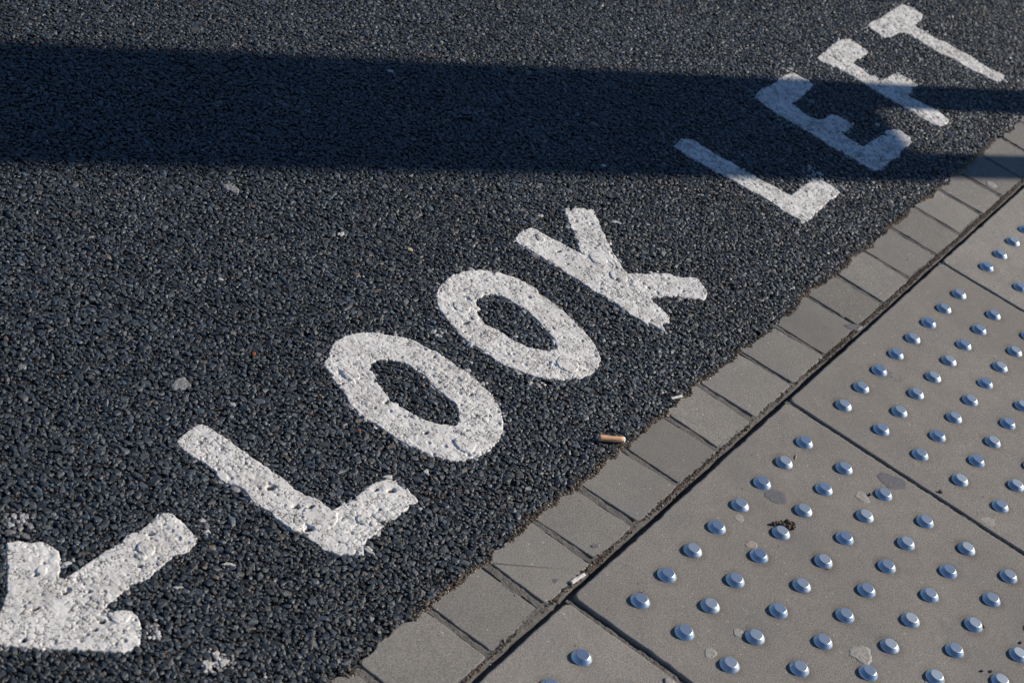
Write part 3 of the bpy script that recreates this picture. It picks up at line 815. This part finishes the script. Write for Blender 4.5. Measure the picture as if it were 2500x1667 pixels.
GG = 'trodden chewing gum on the paving'
gums = [(506, -128, 19, 24, 20, .35, M_GUM_DARK, 'largest dark gum stain, touching a stud near a slab joint'),
        (327, -26, 15, 20, 60, .3, M_GUM_DARK, 'round dark gum stain just below a stud of the middle slab'),
        (435, -112, 11, 12, 0, .5, M_GUM_GREY, 'pale grey wrinkled gum beside a tiny black crumb and a stud'),
        (553, -266, 11, 13, 30, .5, M_GUM_GREY, 'pale oval gum just past the slab joint near the right edge'),
        (212, -48, 10, 7, -38, .6, M_GUM_TAN, 'small pinkish oval gum between two studs, left of the soil crumbs'),
        (244, -11, 9, 7, 10, .25, M_GUM_GREY, 'faint grey scrap of gum near the kerb side of the studs'),
        (-2, -106, 10, 8, 15, .5, M_GUM_GREY, 'grey gum beside the lowest studs at the bottom of the photo'),
        (57, -115, 8, 9, 30, .5, M_GUM_GREY, 'rough torn grey gum against the left side of a stud'),
        (156, -245, 15, 18, 25, 1.0, M_GUM_GREY, 'large rough crusty pale patch among the lower studs'),
        (746, -28, 18, 19, 0, .35, M_GUM_DARK, 'round grey gum touching the right of a stud on the upper slab'),
        (677, 13, 11, 6, -30, .3, M_GUM_DARK, 'small flat grey gum half behind a stud near the kerb'),
        (-82, -93, 6, 6, 0, .5, M_GUM_GREY, 'pale gum on the slab joint at the bottom edge'),
        (187, -331, 9, 7, 0, .5, M_GUM_GREY, 'pale gum at the foot of a stud at the bottom edge')]
for i, (x, y, rx, ry, an, h, m, lb) in enumerate(gums):
    blob('chewing_gum', x, y, rx, ry, an, h, m, lb, 'chewing gum', GG, seed=i, rough=.13 if h < .9 else .2)
kg = [(807, 83, 17, 8, -35, .9, M_GUM_DARK, 'dark gum bridging the joint between kerb setts and slab', -.0025),
      (823, 111, 8, 7, -10, .4, M_GUM_DARK, 'dark double gum spot on a kerb sett near a joint', -.003),
      (1500, 112, 12, 10, -20, .4, M_GUM_GREY, 'pale gum on a kerb sett at the edge of the shadow', -.003),
      (38, 94, 6, 3.5, -30, .4, M_GUM_DARK, 'small dark smear on a kerb sett corner above the white butt', -.003),
      (-55, 94, 5, 4, 0, .35, M_GUM_DARK, 'small dark spot on the kerb sett left of the white butt', -.003)]
for i, (x, y, rx, ry, an, h, m, lb, z) in enumerate(kg):
    blob('chewing_gum', x, y, rx, ry, an, h, m, lb, 'chewing gum', 'chewing gum on the kerb setts', z=z, seed=30 + i)
for i, (x, y, rx, ry, lb) in enumerate([(215, 888, 11, 13, 'pale gum alone on the asphalt just below the wide shadow'),
                                        (-166, 623, 14, 11, 'pale flattened gum on the asphalt left of the first O'),
                                        (1423, 478, 6, 7, 'small pale gum inside the shadowed letter E, by its top bar'),
                                        (-304, 763, 6, 5, 'small pale gum on the asphalt at the far left edge')]):
    blob('chewing_gum', x, y, rx, ry, 20, 1.5, M_GUM_ROAD, lb, 'chewing gum', 'chewing gum on the asphalt', z=-.0031, seed=50 + i, rough=.2)

PG = 'loose white paint chips on the asphalt'
for i, (x, y, rx, ry, an, lb) in enumerate([(594, 566, 5.5, 3.5, -30, 'white paint chip above the top of the K stem'),
        (696, 482, 7, 4.5, -40, 'white paint chip right of the upper arm of the K'),
        (-349, 370, 7, 3, -38, 'elongated white paint chip right of the arrow shaft'),
        (-420, 382, 5, 2.3, -40, 'small white paint chip between arrow shaft and arrowhead barb'),
        (-33, 317, 4.5, 4.5, 0, 'round white paint chip below the first O'),
        (-81, 343, 6, 4, -20, 'pale paint chip above the foot of the sunlit L'),
        (-200, 277, 4.5, 8, 0, 'oblong white paint chip under the corner of the sunlit L'),
        (271, 717, 6, 5, 0, 'lone white paint chip on open asphalt up left of the second O'),
        (-458, 287, 5, 5, 0, 'uppermost chip of the white cluster near the bottom edge'),
        (-461, 273, 5, 4.5, 10, 'rightmost chip of the white cluster near the bottom edge'),
        (-475, 283, 7, 6, 30, 'largest chip of the white cluster near the bottom edge')]):
    blob('paint_chip', x, y, rx * .95, ry * .9, an, 0.8, M_FLECK, lb, 'paint chip', PG, z=-.0027, seed=70 + i, rough=.36)

def pebble(name, x, y, z, r, mat, label, cat, seed):
    me = stone_mesh(name, mat, seed, 0.7)
    o = link(bpy.data.objects.new(name, me)); o.location = (x / 1000, y / 1000, z + r * .5 / 1000); o.scale = (r / 1000,) * 3
    o.rotation_euler = (0.2, 0.3, seed)
    tag(o, label, cat)
pebble('brick_chip', -46, 421, -.003, 3.2, M_ORANGE, 'orange chip on the asphalt between the sunlit L and first O', 'chip', 901)
pebble('brick_chip', -44, 607, -.003, 3.2, M_ORANGE, 'orange chip on the asphalt up left of the first O', 'chip', 902)
pebble('pebble', 404, 186, -.003, 3.4, M_GUM_TAN, 'tan pebble beside the small white cigarette end at the sett edge', 'pebble', 903)
pebble('pebble', 331, 631, -.0035, 4.5, M_STRAW, 'yellowish stone set in the asphalt above the second O', 'pebble', 904)
for i, (x, y, r, lb) in enumerate([(549, -189, 3.6, 'black crumb right of the slab joint, between studs'),
                                   (449, -118, 3.2, 'black crumb between pale gum and a stud'),
                                   (264, -374, 2.3, 'left one of two tiny black crumbs at the bottom right'),
                                   (273, -383, 2.3, 'right one of two tiny black crumbs at the bottom right'),
                                   (358, -393, 2.5, 'tiny black crumb at the right edge, lower slab'),
                                   (342, -344, 2.1, 'tiny brown-black crumb beside a stud near the right edge')]):
    pebble('crumb', x, y, 0, r, M_PEBBLE, lb, 'crumb', 910 + i)

# soil crumbs cast up beside a stud
bm = bmesh.new()
r = random.Random(4)
for i in range(46):
    a = r.uniform(0, 6.28); q = r.random() ** .6
    px, py = 13 * q * math.cos(a), 7.5 * q * math.sin(a)
    if i > 38: px, py = -17 + r.uniform(-4, 4), r.uniform(-1, 5)
    rr = r.uniform(1.3, 3.0)
    pz = rr * .7 + (1 - q) * 4.0 * (i <= 38) * r.random()
    mm = Matrix.Translation((px / 1000, py / 1000, pz / 1000)) @ Euler((r.random() * 3, r.random() * 3, r.random() * 3)).to_matrix().to_4x4() @ Matrix.Diagonal((1.2, .9, 1, 1))
    g = bmesh.ops.create_icosphere(bm, subdivisions=2, radius=rr / 1000, matrix=mm)
    for v in g['verts']: v.co += Vector((r.uniform(-1, 1), r.uniform(-1, 1), r.uniform(-1, 1))) * rr * .13 / 1000
o = link(bpy.data.objects.new('soil_clump', bm_mesh('soil_clump', bm, M_SOIL, True)))
o.location = (.287, -.064, 0); o.rotation_euler = (0, 0, rad(-38))
tag(o, 'crumbly brown soil clump lying against a metal stud', 'soil')

def straw(x, y, L, w, ang, label, mat=M_STRAW):
    bm = bmesh.new(); N = 6; ring = []
    for i in range(N + 1):
        t = i / N; ww = w * (1 - .5 * abs(2 * t - 1) ** 3)
        ring.append([bm.verts.new(((t - .5) * L / 1000, s * ww / 2000, (c + .9 + .8 * math.sin(3 * t)) / 1000)) for s, c in ((-1, -.3), (0, .35), (1, -.3), (0, -.7))])
    for a, b in zip(ring, ring[1:]):
        for k in range(4): bm.faces.new((a[k], a[(k + 1) % 4], b[(k + 1) % 4], b[k]))
    bm.faces.new(ring[0]); bm.faces.new(ring[-1])
    o = link(bpy.data.objects.new('straw', bm_mesh('straw', bm, mat))); o.location = (x / 1000, y / 1000, 0); o.rotation_euler = (0, 0, rad(ang))
    tag(o, label, 'plant bit')
straw(427, -5, 11, 2.0, 22, 'short dry straw between two studs below the slab joint')
straw(260, -144, 8, 1.4, -38, 'tiny dry straw at the foot of a stud')
o = blob('leaf_scrap', 12, 6, 3.2, 4.2, 20, 1.8, M_LEAF, 'brown leaf scrap on the far side of a stud near the kerb', 'leaf', seed=95, rough=.3)

def butt(x0, y0, x1, y1, z0, z1, r0, r1, crush, mat, label, end_mat, seed, torn=True):
    """a stubbed cigarette end: ragged tube + stuffing at its mouth"""
    a = Vector((x0, y0, z0)) / 1000; b = Vector((x1, y1, z1)) / 1000
    L = (b - a).length; root = empty('cigarette_butt', a)
    q = (b - a).to_track_quat('X', 'Z'); root.rotation_mode = 'QUATERNION'; root.rotation_quaternion = q
    tag(root, label, 'cigarette butt')
    rr = random.Random(seed); N, K = 20, 18
    def tube(name, t0, t1, rs, mat, cap=True, noise=.06):
        bm = bmesh.new(); rings = []
        for i in range(K + 1):
            t = t0 + (t1 - t0) * i / K
            R = r0 + (r1 - r0) * t
            ring = []
            for k in range(N):
                an = 2 * math.pi * k / N
                w = 1 + noise * math.sin(3 * an + 9 * t + seed) + crush * .25 * math.sin(14 * t + 2 * an + seed) * (.3 + t)
                rag = (0.05 * math.sin(5 * an + seed) if (torn and i == K) else 0)
                ring.append(bm.verts.new(((t + rag) * L, R * rs * w * math.cos(an) / 1000, R * rs * w * (1 - crush) * math.sin(an) / 1000)))
            rings.append(ring)
        for p_, q_ in zip(rings, rings[1:]):
            for k in range(N): bm.faces.new((p_[k], p_[(k + 1) % N], q_[(k + 1) % N], q_[k]))
        bm.faces.new(rings[0]); bm.faces.new(rings[-1])
        me = bm_mesh(name, bm, mat, True)
        link(bpy.data.objects.new(name, me), root)
    tube('tipping_paper' if mat is M_FILTER else 'paper', 0, 1, 1.0, mat)
    tube('filter_end', -.012, 0.9, .9, M_FIBRE, noise=.03)
    tube('torn_end', .90, 1.07, .93, end_mat, noise=.12)
butt(214, 204, 239, 181, 1.7, 1.3, 4.4, 4.3, .06, M_FILTER, 'orange cork-tipped cigarette end on the asphalt beside the setts', M_WHITEPAPER, 3)
butt(-43, 78.5, -19, 75.0, -2.2, -1.2, 3.2, 2.4, .35, M_WHITEPAPER, 'crushed white cigarette end wedged in the joint beside the slab corner', M_WHITEPAPER, 8)
butt(381, 183, 399, 176, -.6, -.4, 2.3, 2.0, .4, M_WHITEPAPER, 'small white cigarette end where asphalt meets the setts', M_WHITEPAPER, 12)

# ================================================================ board on two posts, beyond the right edge; its shadow crosses the road
H0 = 0.86
az = SUN_AZ
sd = Vector((math.cos(az), math.sin(az), 0)) / math.tan(SUN_EL)
def caster(x, y, h): return Vector((x, y, 0)) + sd * h
# across-sun offsets of the shadow's edges, measured on the ground
nrm = Vector((-math.sin(az), math.cos(az), 0))
foot = caster(1.492, 0.326, H0)
B0 = -0.172; B1 = 0.172
brd = empty('sign_board', foot, az + rad(90))
tag(brd, 'tall flat board on two round posts, throwing the long shadow on the road', 'sign')
def box(name, x0, x1, y0, y1, z0, z1, mat, bev=.004):
    bm = bmesh.new(); bmesh.ops.create_cube(bm, size=1)
    for v in bm.verts: v.co = Vector(((x0 + x1) / 2 + v.co.x * (x1 - x0), (y0 + y1) / 2 + v.co.y * (y1 - y0), (z0 + z1) / 2 + v.co.z * (z1 - z0)))
    if bev: bmesh.ops.bevel(bm, geom=bm.edges[:], offset=bev, segments=2, affect='EDGES')
    return link(bpy.data.objects.new(name, bm_mesh(name, bm, mat)), brd)
box('panel', B0, B1, -.02, .02, H0, H0 + 1.9, M_BOARD)
box('face', B0 + .02, B1 - .02, -.024, -.0205, H0 + .03, H0 + 1.87, M_FACE, 0)
for cx, rr in ((B0 + .0135 + .0415, .0415), (B1 - .049, .047)):
    bm = bmesh.new(); bmesh.ops.create_cone(bm, cap_ends=True, segments=32, radius1=rr, radius2=rr, depth=H0 + .006, matrix=Matrix.Translation((cx, 0, (H0 - .006) / 2 - .001)))
    for f in bm.faces: f.smooth = len(f.verts) == 4
    link(bpy.data.objects.new('post', bm_mesh('post', bm, M_POST)), brd)
